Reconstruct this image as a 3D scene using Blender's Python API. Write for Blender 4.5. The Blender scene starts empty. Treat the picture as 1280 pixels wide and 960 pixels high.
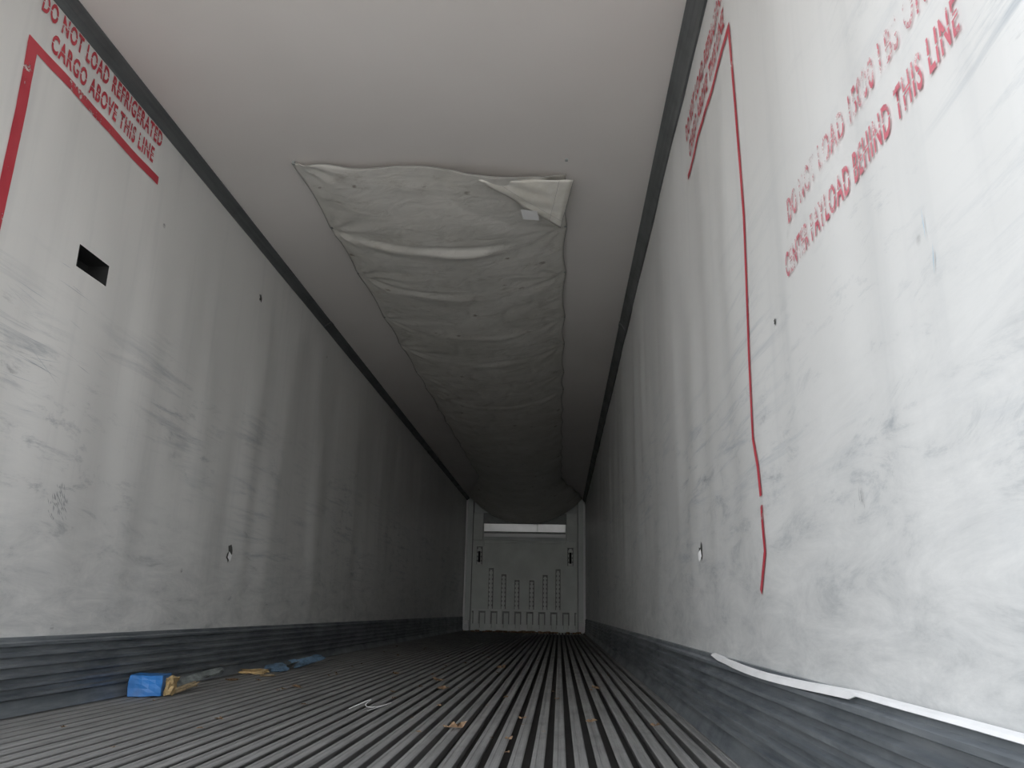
import bpy, bmesh, math, random
import numpy as np
from mathutils import Vector, Matrix, noise
random.seed(4)
HW=1.245; H=2.67; Y0=0.22; Y1=16.80; SC=0.267
S=bpy.context.scene
COL=S.collection
# ------------------------------------------------------------------ helpers
def mesh_obj(name,verts,faces,mat=None,smooth=False,parent=None,mats=None,midx=None):
    me=bpy.data.meshes.new(name); me.from_pydata([tuple(v) for v in verts],[],faces); me.update()
    ob=bpy.data.objects.new(name,me); COL.objects.link(ob)
    if mats:
        for m in mats: me.materials.append(m)
        if midx is not None:
            for p,i in zip(me.polygons,midx): p.material_index=i
    elif mat: me.materials.append(mat)
    if smooth:
        for p in me.polygons: p.use_smooth=True
    if parent: ob.parent=parent
    return ob
def empty(name,loc=(0,0,0)):
    e=bpy.data.objects.new(name,None); e.location=loc; e.empty_display_size=.1; COL.objects.link(e); return e
class MB:
    def __init__(s): s.v=[];s.f=[];s.m=[]
    def box(s,a,b,m=0,rot=None,c=None):
        x0,y0,z0=a;x1,y1,z1=b;n=len(s.v)
        P=[(x0,y0,z0),(x1,y0,z0),(x1,y1,z0),(x0,y1,z0),(x0,y0,z1),(x1,y0,z1),(x1,y1,z1),(x0,y1,z1)]
        if rot is not None:
            c=Vector(c or ((x0+x1)/2,(y0+y1)/2,(z0+z1)/2)); P=[tuple(rot@(Vector(p)-c)+c) for p in P]
        s.v+=P
        for q in [(0,3,2,1),(4,5,6,7),(0,1,5,4),(1,2,6,5),(2,3,7,6),(3,0,4,7)]:
            s.f.append(tuple(n+i for i in q)); s.m.append(m)
    def extr(s,prof,y0,y1,m=0,closed=True,ny=1):
        n=len(s.v);k=len(prof)
        for j in range(ny+1):
            y=y0+(y1-y0)*j/ny
            s.v+=[(p[0],y,p[1]) for p in prof]
        for j in range(ny):
            for i in range(k if closed else k-1):
                i2=(i+1)%k; a=n+j*k
                s.f.append((a+i,a+i2,a+k+i2,a+k+i)); s.m.append(m)
        if closed:
            s.f.append(tuple(n+i for i in range(k))[::-1]); s.m.append(m)
            s.f.append(tuple(n+ny*k+i for i in range(k))); s.m.append(m)
    def obj(s,name,mats,smooth=False,parent=None,bevel=0):
        o=mesh_obj(name,s.v,s.f,mats=mats,midx=s.m,smooth=smooth,parent=parent)
        if bevel:
            b=o.modifiers.new('bevel','BEVEL');b.width=bevel;b.segments=2;b.limit_method='ANGLE'
        return o
# ---- node helpers
def newmat(name,rough=.5,metal=0,spec=.5):
    m=bpy.data.materials.new(name);m.use_nodes=True;nt=m.node_tree
    b=nt.nodes['Principled BSDF'];b.inputs['Roughness'].default_value=rough;b.inputs['Metallic'].default_value=metal
    b.inputs['Specular IOR Level'].default_value=spec
    return m,nt,b
def N(nt,t,**k):
    n=nt.nodes.new(t)
    for a,v in k.items(): setattr(n,a,v)
    return n
def coords(nt,scale=(1,1,1),rot=(0,0,0)):
    tc=N(nt,'ShaderNodeTexCoord');mp=N(nt,'ShaderNodeMapping')
    mp.inputs['Scale'].default_value=scale;mp.inputs['Rotation'].default_value=rot
    nt.links.new(tc.outputs['Object'],mp.inputs['Vector']);return mp.outputs['Vector']
def noiset(nt,vec,scale,detail=4,rough=.5,dist=0):
    n=N(nt,'ShaderNodeTexNoise');n.inputs['Scale'].default_value=scale;n.inputs['Detail'].default_value=detail
    n.inputs['Roughness'].default_value=rough;n.inputs['Distortion'].default_value=dist
    nt.links.new(vec,n.inputs['Vector']);return n.outputs['Fac']
def ramp(nt,fac,a,b,va=0.,vb=1.):
    r=N(nt,'ShaderNodeMapRange');r.inputs['From Min'].default_value=a;r.inputs['From Max'].default_value=b
    r.inputs['To Min'].default_value=va;r.inputs['To Max'].default_value=vb
    nt.links.new(fac,r.inputs['Value']);return r.outputs['Result']
def mul(nt,a,b,op='MULTIPLY'):
    m=N(nt,'ShaderNodeMath',operation=op)
    for i,x in enumerate((a,b)):
        if isinstance(x,(int,float)): m.inputs[i].default_value=x
        else: nt.links.new(x,m.inputs[i])
    return m.outputs[0]
def mix(nt,fac,a,b):
    m=N(nt,'ShaderNodeMix',data_type='RGBA')
    if isinstance(fac,(int,float)): m.inputs[0].default_value=fac
    else: nt.links.new(fac,m.inputs[0])
    for i,x in ((6,a),(7,b)):
        if isinstance(x,tuple): m.inputs[i].default_value=(*x,1)
        else: nt.links.new(x,m.inputs[i])
    return m.outputs[2]
def bump(nt,b,h,strength=.2,dist=.01):
    n=N(nt,'ShaderNodeBump');n.inputs['Strength'].default_value=strength;n.inputs['Distance'].default_value=dist
    nt.links.new(h,n.inputs['Height']);nt.links.new(n.outputs['Normal'],b.inputs['Normal'])
def sepz(nt):
    tc=N(nt,'ShaderNodeTexCoord');s=N(nt,'ShaderNodeSeparateXYZ');nt.links.new(tc.outputs['Object'],s.inputs[0]);return s
def simple(name,col,rough=.5,metal=0,var=.12,sc=12,spec=.5,bmp=.1):
    m,nt,b=newmat(name,rough,metal,spec)
    n=noiset(nt,coords(nt),sc,3)
    dark=tuple(c*(1-var) for c in col);lite=tuple(min(1,c*(1+var)) for c in col)
    nt.links.new(mix(nt,ramp(nt,n,.3,.7),dark,lite),b.inputs['Base Color'])
    if bmp: bump(nt,b,n,bmp,.005)
    return m
# ------------------------------------------------------------------ materials
def wall_material(name,base,dirt,amount,zlo,zhi):
    m,nt,b=newmat(name,.38,0,.5)
    s=sepz(nt);z=s.outputs['Z']
    v=coords(nt)
    big=noiset(nt,v,.9,3,.55)
    col=mix(nt,ramp(nt,big,.35,.7),base,tuple(c*.92 for c in base))
    # forklift scuffs: fine streaks (long in y, short in z, slightly tilted)
    st=noiset(nt,coords(nt,(1,.55,7),(math.radians(7),0,0)),2.4,8,.74,.5)
    st2=noiset(nt,coords(nt,(1,1.3,4.5),(math.radians(-20),0,0)),2.4,8,.76,.5)
    patch=ramp(nt,noiset(nt,coords(nt,(1,.7,1.2)),1.5,2),.42,.62)
    zone=mul(nt,ramp(nt,z,zlo-.45,zlo),ramp(nt,z,zhi+.4,zhi))
    f1=mul(nt,mul(nt,ramp(nt,st,.50,.74),patch),zone)
    f2=mul(nt,mul(nt,ramp(nt,st2,.54,.74),ramp(nt,big,.42,.6)),zone)
    col=mix(nt,mul(nt,f1,amount),col,dirt)
    col=mix(nt,mul(nt,f2,amount*.9),col,tuple(c*.8 for c in dirt))
    # smudged rubber marks: blotches of grey anywhere below shoulder height
    bl=mul(nt,ramp(nt,st2,.60,.70),ramp(nt,patch,.2,.9))
    col=mix(nt,mul(nt,mul(nt,bl,ramp(nt,z,1.9,1.2)),.5),col,(.17,.18,.185))
    # faint vertical drip streaks
    vs=noiset(nt,coords(nt,(1,7,.4)),1.6,3,.6)
    col=mix(nt,mul(nt,ramp(nt,vs,.52,.8),.12),col,tuple(c*.8 for c in dirt))
    # grime toward the base
    g=mul(nt,ramp(nt,z,1.0,.25),ramp(nt,st2,.38,.66))
    col=mix(nt,mul(nt,g,.5),col,(.23,.25,.26))
    vo=N(nt,'ShaderNodeTexVoronoi');vo.inputs['Scale'].default_value=2.3
    nt.links.new(v,vo.inputs['Vector'])
    sp=mul(nt,ramp(nt,vo.outputs['Distance'],.032,.020),ramp(nt,st,.42,.58))
    col=mix(nt,mul(nt,sp,.8),col,(.05,.05,.05))
    nt.links.new(col,b.inputs['Base Color'])
    nt.links.new(ramp(nt,big,.3,.7,.28,.42),b.inputs['Roughness'])
    return m
M_wl=wall_material('frp_liner_left',(.80,.795,.775),(.21,.25,.29),.85,.80,1.35)
M_wr=wall_material('frp_liner_right',(.76,.765,.755),(.25,.31,.37),.78,.65,1.25)
def ceil_material():
    m,nt,b=newmat('ceiling_liner',.5,0,.4)
    v=coords(nt);n=noiset(nt,v,.8,3)
    col=mix(nt,ramp(nt,n,.35,.65),(.775,.735,.705),(.83,.79,.76))
    vo=N(nt,'ShaderNodeTexVoronoi');vo.inputs['Scale'].default_value=1.7;nt.links.new(v,vo.inputs['Vector'])
    sp=mul(nt,ramp(nt,vo.outputs['Distance'],.03,.015),ramp(nt,noiset(nt,v,50,1),.45,.6))
    col=mix(nt,mul(nt,sp,.6),col,(.1,.09,.08))
    nt.links.new(col,b.inputs['Base Color'])
    return m
M_ceil=ceil_material()
def fabric_material():
    m,nt,b=newmat('air_chute_fabric',.5,0,.4)
    v=coords(nt)
    n=noiset(nt,v,2.5,4,.6)
    col=mix(nt,ramp(nt,n,.3,.7),(.64,.62,.565),(.77,.75,.705))
    st=noiset(nt,coords(nt,(.6,1,1),(0,0,math.radians(30))),9,6,.78)
    col=mix(nt,mul(nt,ramp(nt,st,.54,.72),.55),col,(.37,.33,.27))
    vo=N(nt,'ShaderNodeTexVoronoi');vo.inputs['Scale'].default_value=5;nt.links.new(coords(nt,(1,1,.1)),vo.inputs['Vector'])
    sp=mul(nt,ramp(nt,vo.outputs['Distance'],.14,.06),ramp(nt,st,.49,.57))
    col=mix(nt,mul(nt,sp,.85),col,(.16,.11,.065))
    nt.links.new(col,b.inputs['Base Color'])
    wr=noiset(nt,coords(nt,(1.2,2.0,1),(0,0,math.radians(14))),4.5,4,.5,1.2)
    bump(nt,b,wr,.35,.022)
    return m
M_fab=fabric_material()
def alu_material(name,ca,cb,rough,metal,stretch=(14,.6,14)):
    m,nt,b=newmat(name,rough,metal,.5)
    n=noiset(nt,coords(nt,stretch),2.5,4,.65)
    n2=noiset(nt,coords(nt),3.5,4,.65)
    col=mix(nt,ramp(nt,n,.3,.7),ca,cb)
    col=mix(nt,mul(nt,ramp(nt,n2,.5,.75),.4),col,tuple(c*.5 for c in ca))
    nt.links.new(col,b.inputs['Base Color'])
    nt.links.new(ramp(nt,n2,.3,.7,rough-.08,rough+.15),b.inputs['Roughness'])
    return m
M_floor=alu_material('floor_aluminium',(.165,.163,.16),(.28,.277,.27),.6,.12)
M_floor_d=simple('floor_channel_dark',(.05,.048,.045),.8,.2)  # dark base colour showing between the T-bars
M_scuff=alu_material('scuff_plate_aluminium',(.13,.15,.17),(.32,.345,.365),.36,.5,(6,1,10))
M_rail=alu_material('cove_trim_metal',(.10,.108,.11),(.16,.168,.17),.5,.3)
M_panel=simple('bulkhead_plastic',(.76,.80,.76),.5,var=.08,sc=3)
M_rib=simple('bulkhead_plastic_rib',(.82,.85,.82),.45,var=.08,sc=3)
M_rib_shade=simple('bulkhead_rib_shade',(.30,.32,.30),.7,var=.2)  # painted shade: darker colour outlining the ribs, which frontal light leaves flat
M_frontw=simple('front_wall_liner',(.74,.78,.75),.45,var=.08,sc=2)
M_bright=simple('white_metal_sheet',(.90,.91,.90),.37,.38,var=.05,sc=5,spec=.8,bmp=0)
M_trimw=simple('white_corner_trim',(.9,.91,.90),.35,var=.03,sc=5,spec=.8)
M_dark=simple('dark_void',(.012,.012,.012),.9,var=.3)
M_grey=simple('grey_plastic',(.3,.32,.31),.5)
M_hem=simple('hem_stitching',(.36,.35,.33),.7)
M_white=simple('white_plastic',(.8,.8,.8),.45,var=.05)
def red_material(name,wear,soft=.04,ca=(.47,.035,.055),cb=(.58,.07,.09)):
    m,nt,b=newmat(name,.5,0,.4)
    v=coords(nt);n=noiset(nt,v,6,3)
    col=mix(nt,ramp(nt,n,.35,.65),ca,cb)
    nt.links.new(col,b.inputs['Base Color'])
    w=mul(nt,noiset(nt,v,30,6,.8),mul(nt,noiset(nt,coords(nt,(1,.6,2)),4,3),.7),'ADD')
    a=ramp(nt,w,wear-soft,wear+soft,0,1)   # 1 -> worn away
    tr=N(nt,'ShaderNodeBsdfTransparent');ms=N(nt,'ShaderNodeMixShader')
    nt.links.new(a,ms.inputs[0]);nt.links.new(b.outputs[0],ms.inputs[1]);nt.links.new(tr.outputs[0],ms.inputs[2])
    nt.links.new(ms.outputs[0],nt.nodes['Material Output'].inputs['Surface']);return m
M_red=red_material('red_stencil_paint',1.0)
M_redL=red_material('red_stripe_paint',1.02)
M_redw=red_material('red_stencil_paint_worn',.865,.07,(.52,.11,.15),(.62,.18,.22))
# ------------------------------------------------------------------ walls
def wd(y,z,side):
    """inward displacement of liner (m)"""
    s=5.3 if side<0 else 11.7
    a=noise.noise(Vector((y*1.5+s,z*.5,s)))*.014
    a+=noise.noise(Vector((y*3.4+s,z*.8,s+3)))*.010
    a+=noise.noise(Vector((y*7.5+s,z*1.1,s+8)))*.003
    far=max(0,min(1,(y-3)/5)); a*=1+.5*far
    a*=min(1,(H-z)/.35)*max(0,min(1,(16.3-y)/.6))
    a*=.12+.88*max(0,min(1,(z-.28)/.35))
    return a
HOLE=(2.855,3.07,1.70,1.795)
def wall(name,side,mat):
    ys=sorted(set(list(np.round(np.arange(Y0,Y1,.05),4))+[Y1]+([HOLE[0],HOLE[1]] if side<0 else [])))
    zs=sorted(set(list(np.round(np.arange(0,H,.07),4))+[H]+([HOLE[2],HOLE[3]] if side<0 else [])))
    V=[];Fc=[];mi=[]
    for y in ys:
        for z in zs: V.append((side*(HW-wd(y,z,side)),y,z))
    k=len(zs)
    for i in range(len(ys)-1):
        for j in range(k-1):
            if side<0 and ys[i]>=HOLE[0]-1e-6 and ys[i+1]<=HOLE[1]+1e-6 and zs[j]>=HOLE[2]-1e-6 and zs[j+1]<=HOLE[3]+1e-6: continue
            a=i*k+j;q=(a,a+1,a+k+1,a+k)
            Fc.append(q if side>0 else q[::-1]);mi.append(0)
    mb=MB();mb.v=V;mb.f=Fc;mb.m=mi
    x0,x1=sorted((side*(HW+.10),side*(HW+.14)))
    mb.box((x0,Y0,-.1),(x1,Y1+.15,H+.1),1)
    x0,x1=sorted((side*(HW-.0),side*(HW+.14)))
    mb.box((x0,Y0-.03,-.1),(x1,Y0-.001,H+.1),1)
    if side<0: # recess behind the cut-out
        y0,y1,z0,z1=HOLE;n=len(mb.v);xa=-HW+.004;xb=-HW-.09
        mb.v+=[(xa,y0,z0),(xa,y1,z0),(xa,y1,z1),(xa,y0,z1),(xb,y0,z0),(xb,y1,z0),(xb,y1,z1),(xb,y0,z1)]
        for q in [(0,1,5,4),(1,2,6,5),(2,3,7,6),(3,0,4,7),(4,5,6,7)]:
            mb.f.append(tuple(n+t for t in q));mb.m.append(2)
    o=mb.obj(name,[mat,M_grey,M_dark])
    for p in o.data.polygons:
        if p.material_index==0: p.use_smooth=True
    return o
wall('wall_left',-1,M_wl); wall('wall_right',1,M_wr)
# ceiling
V=[];Fc=[]
xs=np.linspace(-HW,HW,26);ys=np.append(np.arange(Y0,Y1,.12),Y1)
for y in ys:
    for x in xs:
        e=min(1,(HW-abs(x))/.2)
        V.append((x,y,H+e*noise.noise(Vector((x*.8,y*.9,2)))*.008))
k=len(xs)
for i in range(len(ys)-1):
    for j in range(k-1):
        a=i*k+j;Fc.append((a,a+k,a+k+1,a+1))
mb=MB();mb.v=V;mb.f=Fc;mb.m=[0]*len(Fc)
mb.box((-HW-.14,Y0,H+.03),(HW+.14,Y1+.15,H+.1),1)
mb.box((-HW,Y0-.03,H-.0),(HW,Y0-.001,H+.1),1)
o=mb.obj('ceiling',[M_ceil,M_grey])
for p in o.data.polygons:
    if p.material_index==0:p.use_smooth=True
# floor: T-bar duct floor
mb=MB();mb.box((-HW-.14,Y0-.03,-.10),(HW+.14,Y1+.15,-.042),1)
P=.0605;n=int(2*HW/P)+1
for i in range(n):
    x=-HW+.02+i*P
    if x>HW-.01: break
    w=.0182
    prof=[(x-w,0-.003),(x-w+.004,0),(x-.006,0),(x-.004,-.0025),(x+.004,-.0025),(x+.006,0),(x+w-.004,0),(x+w,-.003),(x+w,-.007),(x+.004,-.009),(x+.004,-.042),(x-.004,-.042),(x-.004,-.009),(x-w,-.007)]
    mb.extr(prof,Y0,Y1-.05,0)
mb.obj('floor',[M_floor,M_floor_d])
# scuff plates (corrugated)
def scuff(name,side):
    pts=[(.0,SC+.003),(.010,SC+.003),(.012,SC-.004)]
    z=SC-.012
    def px(z):
        t=(SC-z)/SC; return .012+.006*t+ (.018*max(0,(t-.72)/.28)**1.5)
    for r in range(6):
        d=.036
        pts+=[(px(z),z),(px(z)+.015,z-.005),(px(z)+.015,z-.015),(px(z),z-.021)]
        z-=d
    zc=z
    pts+=[(px(zc),zc),(.038,.012),(.042,.003),(0,.003)]
    prof=[(side*(HW+.001-p[0]+.0),p[1]) for p in pts]
    mb=MB()
    n0=len(mb.v);k=len(prof);ny=150
    for j in range(ny+1):
        y=Y0+(Y1-.1-Y0)*j/ny
        w=.003+noise.noise(Vector((y*.9,side*3,1)))*.005
        for i,p in enumerate(prof):
            t=(p[1]/SC)
            mb.v.append((p[0]-side*(w*t if 0<i<k-1 else 0),y,p[1]))
    for j in range(ny):
        for i in range(k):
            i2=(i+1)%k;a=n0+j*k
            mb.f.append((a+i,a+i2,a+k+i2,a+k+i));mb.m.append(0)
    mb.f.append(tuple(range(k)));mb.m.append(0)
    return mb.obj(name,[M_scuff])
scuff('baseboard_left',-1);scuff('baseboard_right',1)
# ceiling cove trims
def cove(name,side):
    if side<0: pts=[(0,H-.048),(.010,H-.051),(.018,H-.040),(.030,H-.026),(.048,H-.016),(.064,H-.008),(.063,H+.002),(0,H+.002)]
    else: pts=[(0,H-.085),(.014,H-.088),(.022,H-.07),(.036,H-.045),(.052,H-.024),(.064,H-.010),(.062,H+.002),(0,H+.002)]
    mb=MB();mb.extr([(side*(HW+.004-p[0]),p[1]) for p in pts],Y0,Y1,0)
    for y in (6.1,12.2):
        mb.extr([(side*(HW+.004-p[0]-.004),p[1]-.003) for p in pts],y,y+.08,0)
    return mb.obj(name,[M_rail])
cove('trim_1',-1);cove('trim_2',1)
# ------------------------------------------------------------------ front wall and bulkhead
mb=MB()
mb.box((-HW-.1,Y1-.03,-.05),(HW+.1,Y1+.15,H+.03),0)
mb.obj('wall_front',[M_frontw])
bk=empty('front_bulkhead',(0,0,0))
F=16.62
mb=MB()
for s in (-1,1):
    a,b=sorted((s*1.225,s*1.09));mb.box((a,F+.02,.0),(b,F+.10,2.60),0)
    a,b=sorted((s*1.23,s*1.195));mb.box((a,F-.03,.0),(b,F+.02,2.60),1)
    a,b=sorted((s*1.09,s*1.075));mb.box((a,F-.01,.0),(b,F+.10,2.60),2)
mb.obj('side_boards',[M_frontw,M_trimw,M_grey],parent=bk,bevel=.004)
mb=MB()
mb.box((-1.075,F+.02,.0),(1.075,F+.06,1.80),0)
mb.box((-1.075,F+.02,1.80),(-.87,F+.06,2.35),0);mb.box((.85,F+.02,1.80),(1.075,F+.06,2.35),0)
mb.box((-1.06,F-.005,1.66),(-.84,F+.02,1.78),0);mb.box((.84,F-.005,1.66),(1.06,F+.02,1.78),0)
mb.box((-.84,F+.0,1.74),(.84,F+.02,1.80),0)
mb.obj('panel',[M_panel],parent=bk,bevel=.012)
mb=MB()
def rib(xc,z0,z1,w=.035):
    mb.box((xc-w-.016,F+.008,z0),(xc+w+.016,F+.02,z1+.03),1)  # backing strip wider than the rib, shade put into its colour
    z=z0
    while z<z1-.02:
        d=min(.085,z1-z)
        mb.box((xc-w,F-.045,z),(xc+w,F+.02,z+d*.62),0)
        mb.box((xc-w*.6,F-.025,z+d*.62),(xc+w*.6,F+.02,z+d),0)
        z+=d
for xc,zt in ((.68,1.20),(.42,1.08),(.15,.97)):
    for s in (-1,1): rib(s*xc,.43,zt)
for s in (-1,1): rib(s*.93,1.30,1.64,.045)
for i in range(9):
    xc=-.96+i*.24
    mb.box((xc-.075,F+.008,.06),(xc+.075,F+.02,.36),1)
    mb.box((xc-.05,F-.06,.06),(xc+.05,F+.02,.40),0)
    mb.box((xc-.07,F-.075,.04),(xc+.07,F+.02,.14),0)
mb.box((-1.05,F+.004,.35),(1.05,F+.02,.385),1)  # painted shade strip below the raised bar
mb.box((-1.05,F-.012,.385),(1.05,F+.02,.43),0)
mb.obj('ribs',[M_rib,M_rib_shade],parent=bk,bevel=.006)
mb=MB()
for s in (-1,1):
    mb.box((s*.93-.022,F-.056,1.34),(s*.93+.022,F-.043,1.56),0)
mb.obj('pockets',[M_dark],parent=bk)
mb=MB()
RT=Matrix.Rotation(math.radians(4.2),3,'X')
mb.box((-.85,F+.04,1.975),(.24,F+.05,2.13),0,RT)
mb.box((.262,F+.04,1.975),(.83,F+.05,2.13),0,RT)
mb.box((-.87,F+.02,2.13),(.85,F+.06,2.35),1)
mb.box((-.85,F+.0,1.86),(.83,F+.012,1.93),2,RT)
mb.box((-.85,F+.02,1.925),(.83,F+.05,1.970),1)
mb.obj('upper_grille_sheet',[M_bright,M_grey,M_trimw],parent=bk)
mb=MB()
for s in (-1,1):
    a,b=sorted((s*1.10,s*1.20));mb.box((a,F-.10,.0),(b,F-.0,.20),0)
    a,b=sorted((s*1.13,s*1.19));mb.box((a,F-.13,.05),(b,F-.10,.12),0)
mb.obj('corner_brackets',[M_white],parent=bk,bevel=.01)
# ------------------------------------------------------------------ air chute
ST=[3.68,4.42,5.10,5.98,6.64,7.50,8.12,9.0,9.62,10.5,11.2,11.95,12.7,13.45,14.2,15.0,15.8,16.58]
IRR=[.25,1.6,.9,.45,.8,.3,.6,.3,.5,.3]
def chute_pt(u,y):
    i=0
    while i<len(ST)-2 and y>ST[i+1]: i+=1
    t=(y-ST[i])/(ST[i+1]-ST[i]); t=max(0,min(1,t))
    bell=math.sin(math.pi*t)
    wide=max(0,(y-13.6)/3.0);wide=min(1,wide);wide=wide*wide*(3-2*wide)
    half=.735+wide*.43
    au=abs(u)
    x=u*(half-.022*bell*au**6)+.012
    base=.030+.075*min(1,max(0,(y-3.7)/.8))+.09*max(0,min(1,(y-4.5)/6))
    base+=.33*max(0,min(1,(y-12.8)/3.6))**1.4
    cen=max(0,1-au**2.3)
    irr=(IRR[i] if i<len(IRR) else .4)*max(.1,.8+1.3*noise.noise(Vector((i*3.7,u*1.6,2))))
    # stretch crease: arcs from the fastenings, sagging forward in the middle
    tc=.03+.13*(1-au*au)+.03*noise.noise(Vector((u*2,i*5.1,6)))
    crease=math.exp(-((t-tc)/.035)**2)
    sag=base*cen*(1+.02*bell)-crease*.010*irr + .013*math.exp(-((t-tc-.09)/.08)**2)*irr*(.35+.65*cen)
    sag+=.008*bell*au**4*(1-.2*au)
    sag+=.004
    r=noise.noise(Vector((u*1.8,y*2.6+.9*(1-au)*2,4)))*.009
    amp=max(0,.5+1.5*noise.noise(Vector((u*1.5,y*.8,9))))
    sgn=1 if t<.5 else -1
    # pleats radiating from each fastening along the edge
    de=(1-au)*.73; dy=t*(ST[i+1]-ST[i]); dy2=(1-t)*(ST[i+1]-ST[i]); dn=min(dy,dy2)
    ang=math.atan2(de,dn+.02); rad=math.hypot(de,dn)
    r+=math.sin(ang*11+noise.noise(Vector((u*2,y*1.3,3)))*2)*.010*math.exp(-rad/.24)*min(1,rad/.05)*(1.3 if u<0 else .8)
    fan=math.sin((y-ST[i])*17+ (1-au)*19*sgn+noise.noise(Vector((u*3,y,1)))*3)
    r+=fan*.0055*max(0,au-.3)*amp*(1.25 if u<0 else .8)
    # crumple: ridged noise running diagonally
    cr=1-abs(noise.noise(Vector((u*2.1+y*.7,y*2.3-u*1.4,21))))*3
    r-=max(0,cr)**3*.0045*(.3+amp)
    r+=noise.noise(Vector((u*4+y,y*7-u*5,14)))*.002*amp
    if y<4.5:
        k=(4.5-y)/.8
        if u>0.0: r+=k*.045*max(0,math.sin(u*math.pi*1.02))**1.5
        else: r+=k*.008*math.sin(-u*math.pi)**2
    env=min(1,(1-au)/.08+.1)
    return (x,y,H-.004-max(.002,sag+r*env))
NU=88
yl=list(np.arange(ST[0],8.5,.024))+list(np.arange(8.5,ST[-1],.05))+[ST[-1]]
V=[];Fc=[]
for y in yl:
    for j in range(NU+1):
        u=-1+2*j/NU
        k=max(0,1-(y-ST[0])/.9)
        yy=y+k*(.0 if u<.05 else .13*((u-.05)/.95)**1.3)+k*.008*math.sin(u*9)
        V.append(chute_pt(u,yy))
k=NU+1
for i in range(len(yl)-1):
    for j in range(NU):
        a=i*k+j;Fc.append((a,a+k,a+k+1,a+1))
ch=empty('air_chute')
o=mesh_obj('fabric',V,Fc,M_fab,True,ch)
sm=o.modifiers.new('thick','SOLIDIFY');sm.thickness=.0016
# folded-over corner: a triangle hanging just below the sheet
A=Vector((.27,3.745,2.590));B=Vector((.775,3.83,2.632));C=Vector((.705,4.22,2.548))
vs=[];fs=[];n=20;idx={}
for i in range(n+1):
    for j in range(n+1-i):
        a=i/n;b=j/n;c=1-a-b
        p=A*c+B*a+C*b
        p=p+Vector((0,0,-.012*27*a*b*c*.6+.006*math.sin((a*1.0-b)*13)*c+.004*noise.noise(Vector((a*6,b*6,1)))))
        if i==0 : p+=Vector((.012*noise.noise(Vector((b*9,0,0))),.018*noise.noise(Vector((b*8,3,0))),0))
        idx[(i,j)]=len(vs);vs.append(p)
for i in range(n):
    for j in range(n-i):
        fs.append((idx[(i,j)],idx[(i+1,j)],idx[(i,j+1)]))
        if j<n-i-1: fs.append((idx[(i+1,j)],idx[(i+1,j+1)],idx[(i,j+1)]))
m,nt,b=newmat('fabric_underside',.5)
nn=noiset(nt,coords(nt),9,6,.7)
nt.links.new(mix(nt,ramp(nt,nn,.3,.7),(.68,.65,.57),(.85,.83,.78)),b.inputs['Base Color'])
o=mesh_obj('folded_corner',vs,fs,m,True,ch);sm=o.modifiers.new('t','SOLIDIFY');sm.thickness=.002
def cord(name,pts,r,mat,parent=None):
    cu=bpy.data.curves.new(name,'CURVE');cu.dimensions='3D';cu.bevel_depth=r
    sp=cu.splines.new('POLY');sp.points.add(len(pts)-1)
    for q,p in zip(sp.points,pts): q.co=(*p,1)
    ob=bpy.data.objects.new(name,cu);cu.materials.append(mat);COL.objects.link(ob);ob.parent=parent;return ob
dz=Vector((0,0,-.003))
cord('fold_edge',[Vector(vs[idx[(i,n-i)]])+dz*.4 for i in range(n+1)],.0016,M_hem,ch)
cord('fold_seam',[Vector(vs[idx[(i,n-i-3)]])+dz*.4 for i in range(n-2)],.0012,M_hem,ch)
cord('fold_seam_b',[Vector(vs[idx[(3,j)]])+dz*.4 for j in range(n-2)],.0012,M_hem,ch)
o=mesh_obj('care_label',[(.485,3.99,2.545),(.575,4.015,2.548),(.585,4.10,2.535),(.495,4.075,2.530)],[(0,1,2,3)],M_white,False,ch)
sm=o.modifiers.new('t','SOLIDIFY');sm.thickness=.001
mb=MB()
for s in (-1,1):
    for y in ST[:-2]:
        x,yy,z=chute_pt(s*.985,y)
        mb.box((x-.007,y-.007,H-.014),(x+.007,y+.007,H+.002),0)
mb.obj('fasteners',[M_grey],parent=ch)
for s,nm in ((-1,'hem_1'),(1,'hem_2')):
    cord(nm,[Vector(chute_pt(s*1.0,y))+Vector((0,0,-.001)) for y in np.arange(ST[0] if s<0 else 3.85,14.2,.06)],.0016,M_hem,ch)
cord('rear_hem',[Vector(V[j])+Vector((0,0,-.001)) for j in range(0,NU+1)],.0016,M_hem,ch)
# ------------------------------------------------------------------ wall markings
def on_wall(side,y,z,off=.0022): return (side*(HW-wd(y,z,side)-off),y,z)
def stripe(name,side,pts,w,mat,parent):
    P=[]
    for (a,b) in zip(pts[:-1],pts[1:]):
        L=math.dist(a,b);n=max(1,int(L/.03))
        for i in range(n): P.append((a[0]+(b[0]-a[0])*i/n,a[1]+(b[1]-a[1])*i/n))
    P.append(pts[-1])
    V=[];Fc=[]
    for i,p in enumerate(P):
        a=P[max(0,i-1)];b=P[min(len(P)-1,i+1)]
        t=Vector((b[0]-a[0],b[1]-a[1])).normalized();nrm=Vector((-t.y,t.x))
        ww=w*(1+.06*noise.noise(Vector((p[0]*20,p[1]*20,0))))
        for s in (-.5,.5):
            V.append(on_wall(side,p[0]+nrm.x*ww*s,p[1]+nrm.y*ww*s,.003))
    for i in range(len(P)-1): Fc.append((2*i,2*i+1,2*i+3,2*i+2))
    return mesh_obj(name,V,Fc,mat,False,parent)
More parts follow.
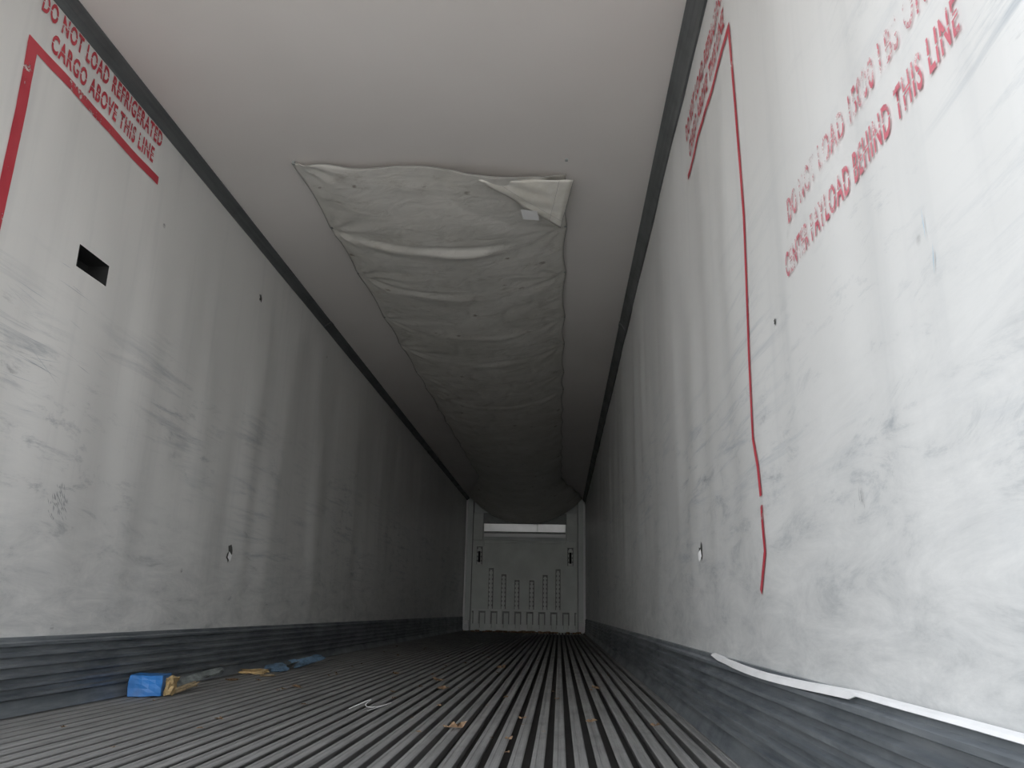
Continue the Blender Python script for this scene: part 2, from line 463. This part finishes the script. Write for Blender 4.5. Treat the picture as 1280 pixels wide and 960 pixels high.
def text_mesh(name,txt,side,ystart,yend,zbase,cap,mat,parent,bold=.032):
    cu=bpy.data.curves.new(name,'FONT');cu.body=txt;cu.size=1;cu.offset=bold;cu.resolution_u=3;cu.space_character=1.16
    tmp=bpy.data.objects.new('tmp',cu);COL.objects.link(tmp)
    bpy.context.view_layer.update()
    dg=bpy.context.evaluated_depsgraph_get()
    me=bpy.data.meshes.new_from_object(tmp.evaluated_get(dg))
    COL.objects.unlink(tmp);bpy.data.objects.remove(tmp)
    xs=[v.co.x for v in me.vertices];ysv=[v.co.y for v in me.vertices]
    x0,x1=min(xs),max(xs);h0,h1=min(0,min(ysv)),max(ysv)
    bm=bmesh.new();bm.from_mesh(me)
    # stencil bridge: remove a thin band through the glyph middles
    mid=h0+(h1-h0)*.5
    for zc in (mid-.022,mid+.022):
        bmesh.ops.bisect_plane(bm,geom=bm.verts[:]+bm.edges[:]+bm.faces[:],plane_co=(0,zc,0),plane_no=(0,1,0))
    kill=[f for f in bm.faces if abs(f.calc_center_median().y-mid)<.020]
    bmesh.ops.delete(bm,geom=kill,context='FACES')
    for v in bm.verts:
        t=(v.co.x-x0)/(x1-x0);y=ystart+(yend-ystart)*t;z=zbase+cap*(v.co.y-h0)/(h1-h0)
        v.co=Vector(on_wall(side,y,z,.0035))
    bm.to_mesh(me);bm.free()
    me.materials.clear();me.materials.append(mat);me.name=name
    ob=bpy.data.objects.new(name,me);COL.objects.link(ob);ob.parent=parent;return ob
e=empty('load_limit_marking')
stripe('stripe_vertical',-1,[(2.38,2.395),(2.39,2.1),(2.39,1.7),(2.39,1.25)],.054,M_redL,e)
stripe('stripe_horizontal',-1,[(2.353,2.375),(2.9,2.37),(3.34,2.365)],.042,M_redL,e)
text_mesh('text_upper','DO NOT LOAD REFRIGERATED',-1,2.385,3.32,2.532,.082,M_red,e)
text_mesh('text_lower','CARGO ABOVE THIS LINE',-1,2.47,3.27,2.420,.082,M_red,e)
e=empty('load_limit_marking')
stripe('stripe_vertical',1,[(2.165,2.21),(2.145,1.8),(2.13,1.517),(2.155,1.1),(2.159,.865),(2.12,.78),(2.107,.699)],.022,M_redL,e)
stripe('stripe_vertical_end',1,[(2.108,.675),(2.112,.556),(2.196,.459)],.02,M_redL,e)
stripe('stripe_horizontal',1,[(2.155,2.20),(2.6,2.2),(3.08,2.2)],.026,M_redL,e)
text_mesh('text_upper','DO NOT LOAD REFRIGERATED',1,3.07,2.14,2.365,.078,M_red,e)
text_mesh('text_lower','CARGO ABOVE THIS LINE',1,3.02,2.22,2.252,.078,M_red,e)
e=empty('payload_warning_marking')
text_mesh('text_upper','DO NOT LOAD 15000 LBS ON REAR',1,1.715,.86,1.276,.062,M_redw,e,.02)
text_mesh('text_lower','CENTER PAYLOAD BEHIND THIS LINE',1,1.765,.93,1.160,.062,M_redw,e,.02)
# ------------------------------------------------------------------ torn strip at right scuff top
V=[];Fc=[];n=70
for i in range(n+1):
    t=i/n;y=2.87-t*(2.87-.6)
    lift=.012*math.sin(min(1,t/.6)*math.pi)**2 if t<.6 else 0
    lift+=.003*noise.noise(Vector((y*4,0,0)))
    w=.012 if t<.6 else .005
    if t<.05: w*=.4+t*12
    x=HW-.020-lift; zt=SC+.006-(.012*math.sin(min(1,t/.6)*math.pi) if t<.6 else 0)
    V.append((x+.012,y,zt+.003));V.append((x,y,zt));V.append((x-.003-.2*w,y,zt-w))
for i in range(n):
    a=3*i;Fc+= [(a,a+1,a+4,a+3),(a+1,a+2,a+5,a+4)]
o=mesh_obj('torn_sealing_strip',V,Fc,M_white,False);sm=o.modifiers.new('t','SOLIDIFY');sm.thickness=.0015
def scar(name,side,y,z,r,mat,seed,flap=True):
    random.seed(seed);V=[on_wall(side,y,z,.003)];k=14
    for i in range(k):
        a=2*math.pi*i/k;rr=r*(.5+random.random()*.8)
        V.append(on_wall(side,y+rr*math.cos(a)*.8,z+rr*math.sin(a),.003))
    Fc=[(0,1+i,1+(i+1)%k) for i in range(k)]
    p=empty(name);mesh_obj('hole',V,Fc,mat,False,p)
    if flap:
        q=[on_wall(side,y-r*.5,z-r*.5,.004),on_wall(side,y+r*.1,z-r*1.1,.010),on_wall(side,y+r*.3,z-r*.2,.012),on_wall(side,y-r*.3,z+r*.3,.006)]
        mesh_obj('torn_flap',q,[(0,1,2,3)],M_white,False,p)
    return p
M_scar=simple('scar_dark',(.07,.07,.065),.8)
scar('wall_puncture',1,3.09,.626,.034,M_scar,2)
scar('wall_puncture',-1,4.72,.689,.045,M_scar,5)
scar('wall_puncture',1,1.90,1.105,.010,M_scar,8,False)
scar('wall_puncture',-1,4.73,2.32,.03,M_scar,9,False)
# rubbed smudges: clusters of fine scratches
def smudge(name,side,y,z,r,nl,seed,ang,mat,wm=1,lmax=.8):
    random.seed(seed);V=[];Fc=[]
    for i in range(nl):
        cy=y+random.gauss(0,r*.4);cz=z+random.gauss(0,r*.4);L=r*random.uniform(.15,lmax);a=ang+random.gauss(0,.15);w=random.uniform(.0005,.0014)*wm
        dy,dz_=math.cos(a)*L/2,math.sin(a)*L/2;ny_,nz_=-math.sin(a)*w,math.cos(a)*w;n=len(V)
        for (p,q) in ((cy-dy,cz-dz_),(cy+ny_,cz+nz_),(cy+dy,cz+dz_),(cy-ny_,cz-nz_)): V.append(on_wall(side,p,q,.004))
        Fc.append((n,n+1,n+2,n+3))
    return mesh_obj(name,V,Fc,mat)
M_sm=simple('rubber_scuff',(.33,.34,.345),.8)
M_sml=simple('rubber_scuff_light',(.46,.49,.52),.8)
M_smb=simple('blue_scuff',(.38,.55,.66),.8)
smudge('wall_scuff_mark',-1,3.0,.77,.075,60,3,2.2,M_sm,1.6,.55)
smudge('wall_scuff_mark',1,1.45,.60,.028,14,4,1.9,M_sm)
smudge('wall_scuff_mark',1,1.118,.93,.07,2,5,1.5,M_smb)
smudge('wall_scuff_mark',-1,2.75,1.33,.5,22,12,-.1,M_sml,.8,.5)
# ------------------------------------------------------------------ debris
M_blue=simple('blue_paint',(.02,.15,.44),.45,var=.25)
M_wood=simple('raw_wood',(.33,.25,.15),.7,var=.4,sc=30)
M_tan=simple('tan_foam',(.46,.33,.16),.8,var=.4,sc=30)
M_leaf=simple('dry_leaf',(.22,.14,.08),.8,var=.4,sc=40)
M_film=simple('plastic_scrap',(.14,.155,.15),.5,var=.6,sc=20)
M_bdull=simple('blue_paint_dull',(.09,.15,.22),.5,var=.6,sc=25)
def lump(parent,name,c,size,rot,mat,jit=.15,seed=1):
    bm=bmesh.new();bmesh.ops.create_cube(bm,size=1)
    bmesh.ops.subdivide_edges(bm,edges=bm.edges[:],cuts=4,use_grid_fill=True)
    R=Matrix.Rotation(rot[2],3,'Z')@Matrix.Rotation(rot[1],3,'Y')@Matrix.Rotation(rot[0],3,'X')
    for v in bm.verts:
        q=v.co.copy();nz=noise.noise_vector(q*2.3+Vector((seed,seed,0)))*jit+noise.noise_vector(q*6+Vector((seed,0,0)))*jit*.5
        q+=nz*.5;q=Vector((q.x*size[0],q.y*size[1],q.z*size[2]));v.co=R@q+Vector(c)
    zm=min(v.co.z for v in bm.verts)
    for v in bm.verts: v.co.z+= -zm+.0005 if zm<0.02 else 0
    me=bpy.data.meshes.new(name);bm.to_mesh(me);bm.free();me.materials.append(mat)
    ob=bpy.data.objects.new(name,me);COL.objects.link(ob);ob.parent=parent
    bv=ob.modifiers.new('b','BEVEL');bv.width=.002
    return ob
e=empty('broken_load_block')
DX=-.065
lump(e,'painted_block',(-1.055+DX,3.70,.044),(.140,.14,.088),(0,0,.2),M_blue,.08,1)
lump(e,'wood_core',(-.980+DX,3.75,.034),(.035,.11,.065),(0,0,.2),M_tan,.5,2)
lump(e,'splinter',(-.965+DX,3.97,.052),(.035,.34,.010),(.20,.7,-.10),M_film,.8,3)
lump(e,'splinter_wood',(-.965+DX,3.84,.03),(.025,.18,.015),(.14,0,-.2),M_wood,.6,6)
e=empty('broken_packaging_scrap')
D2=-.10
lump(e,'foam_piece',(-1.02+D2,5.0,.012),(.12,.08,.020),(0,0,.2),M_tan,.8,4)
lump(e,'film_strip',(-.96+D2,5.22,.025),(.07,.12,.010),(.1,.4,-.5),M_bdull,1.0,5)
lump(e,'film_strip_b',(-.95+D2,5.42,.025),(.04,.16,.008),(.15,-.5,-.2),M_film,1.0,15)
lump(e,'film_strip_grey',(-.90+D2,5.66,.03),(.045,.24,.008),(.15,.8,-.3),M_bdull,.9,8)
lump(e,'film_chip',(-.89+D2,4.85,.008),(.07,.035,.008),(0,0,.4),M_wood,.8,9)
lump(e,'film_chip_b',(-.98+D2,4.55,.008),(.05,.05,.006),(0,0,.9),M_leaf,.8,10)
mb=MB();random.seed(11)
leafs=[(.36,2.96,.045),(.02,4.82,.04),(.12,4.3,.035),(.57,3.26,.02),(.83,3.21,.025),(1.06,3.16,.025),(-.35,3.5,.02),(.3,6,.04),(-.3,5.2,.03),(.55,2.75,.018),(-.1,4.1,.018),(.9,4.6,.03),(-.6,4.2,.03),(-.5,3.0,.018),(.2,3.6,.012),(.7,4.0,.015)]
for i in range(80):
    leafs.append((random.uniform(-1.12,1.12),random.uniform(2.3,9),random.uniform(.005,.016)))
for (x,y,r) in leafs:
    n=len(mb.v);k=11;a0=random.random()*6
    mb.v.append((x,y,.006))
    for i in range(k):
        a=a0+2*math.pi*i/k;rr=r*(1.0 if i%2 else .45)*(.7+.5*random.random())
        mb.v.append((x+rr*math.cos(a),y+rr*.8*math.sin(a),.004+random.random()*r*.6))
    for i in range(k): mb.f.append((n,n+1+i,n+1+(i+1)%k));mb.m.append(0)
mb.obj('dry_leaves',[M_leaf])
cu=bpy.data.curves.new('wire_scrap','CURVE');cu.dimensions='3D';cu.bevel_depth=.0012
sp=cu.splines.new('NURBS');pts=[(-.14,3.42,.003),(-.08,3.50,.03),(-.04,3.44,.045),(-.08,3.36,.02),(-.02,3.40,.01),(.03,3.5,.03),(.0,3.56,.012),(-.05,3.36,.004)]
sp.points.add(len(pts)-1)
for q,p in zip(sp.points,pts): q.co=(*p,1)
sp.order_u=4;sp.use_endpoint_u=True
ob=bpy.data.objects.new('wire_scrap',cu);cu.materials.append(M_white);COL.objects.link(ob)
random.seed(3);mb=MB()
for i in range(90):
    x=random.gauss(.05,.5);y=random.uniform(15.6,16.4);s=random.uniform(.008,.035)
    if abs(x)>1.1: continue
    mb.box((x-s,y-s,0.0),(x+s,y+s,s*.9),0,Matrix.Rotation(random.random()*3,3,'Z'))
mb.obj('floor_dirt_debris',[M_leaf])
# ------------------------------------------------------------------ outside
g=simple('yard_concrete',(.44,.40,.35),.85,var=.15,sc=.7,bmp=0)
mesh_obj('ground',[(-60,-80,-1.3),(60,-80,-1.3),(60,40,-1.3),(-60,40,-1.3)],[(0,1,2,3)],g)
w=bpy.data.worlds.new('World');S.world=w;w.use_nodes=True;nt=w.node_tree
bg=nt.nodes['Background']
tc=N(nt,'ShaderNodeTexCoord');sx=N(nt,'ShaderNodeSeparateXYZ');nt.links.new(tc.outputs['Generated'],sx.inputs[0])
col=mix(nt,ramp(nt,sx.outputs['Z'],-.05,.6),(1.0,.98,.95),(.83,.90,1.0))
nt.links.new(col,bg.inputs['Color']);bg.inputs['Strength'].default_value=4.75
# ------------------------------------------------------------------ camera
f=996.16
M=Matrix(((0.99816,-0.00440,0.06047),(0.05694,-0.27445,-0.95991),(0.02082,0.96159,-0.27370)))
cd=bpy.data.cameras.new('camera');cd.sensor_fit='HORIZONTAL';cd.sensor_width=36;cd.lens=36*f/1280;cd.clip_start=.02
co=bpy.data.objects.new('camera',cd);COL.objects.link(co)
co.matrix_world=Matrix.Translation((.7087,0,.398))@M.to_4x4()
S.camera=co
S.view_settings.view_transform='Standard'
S.view_settings.gamma=1.04
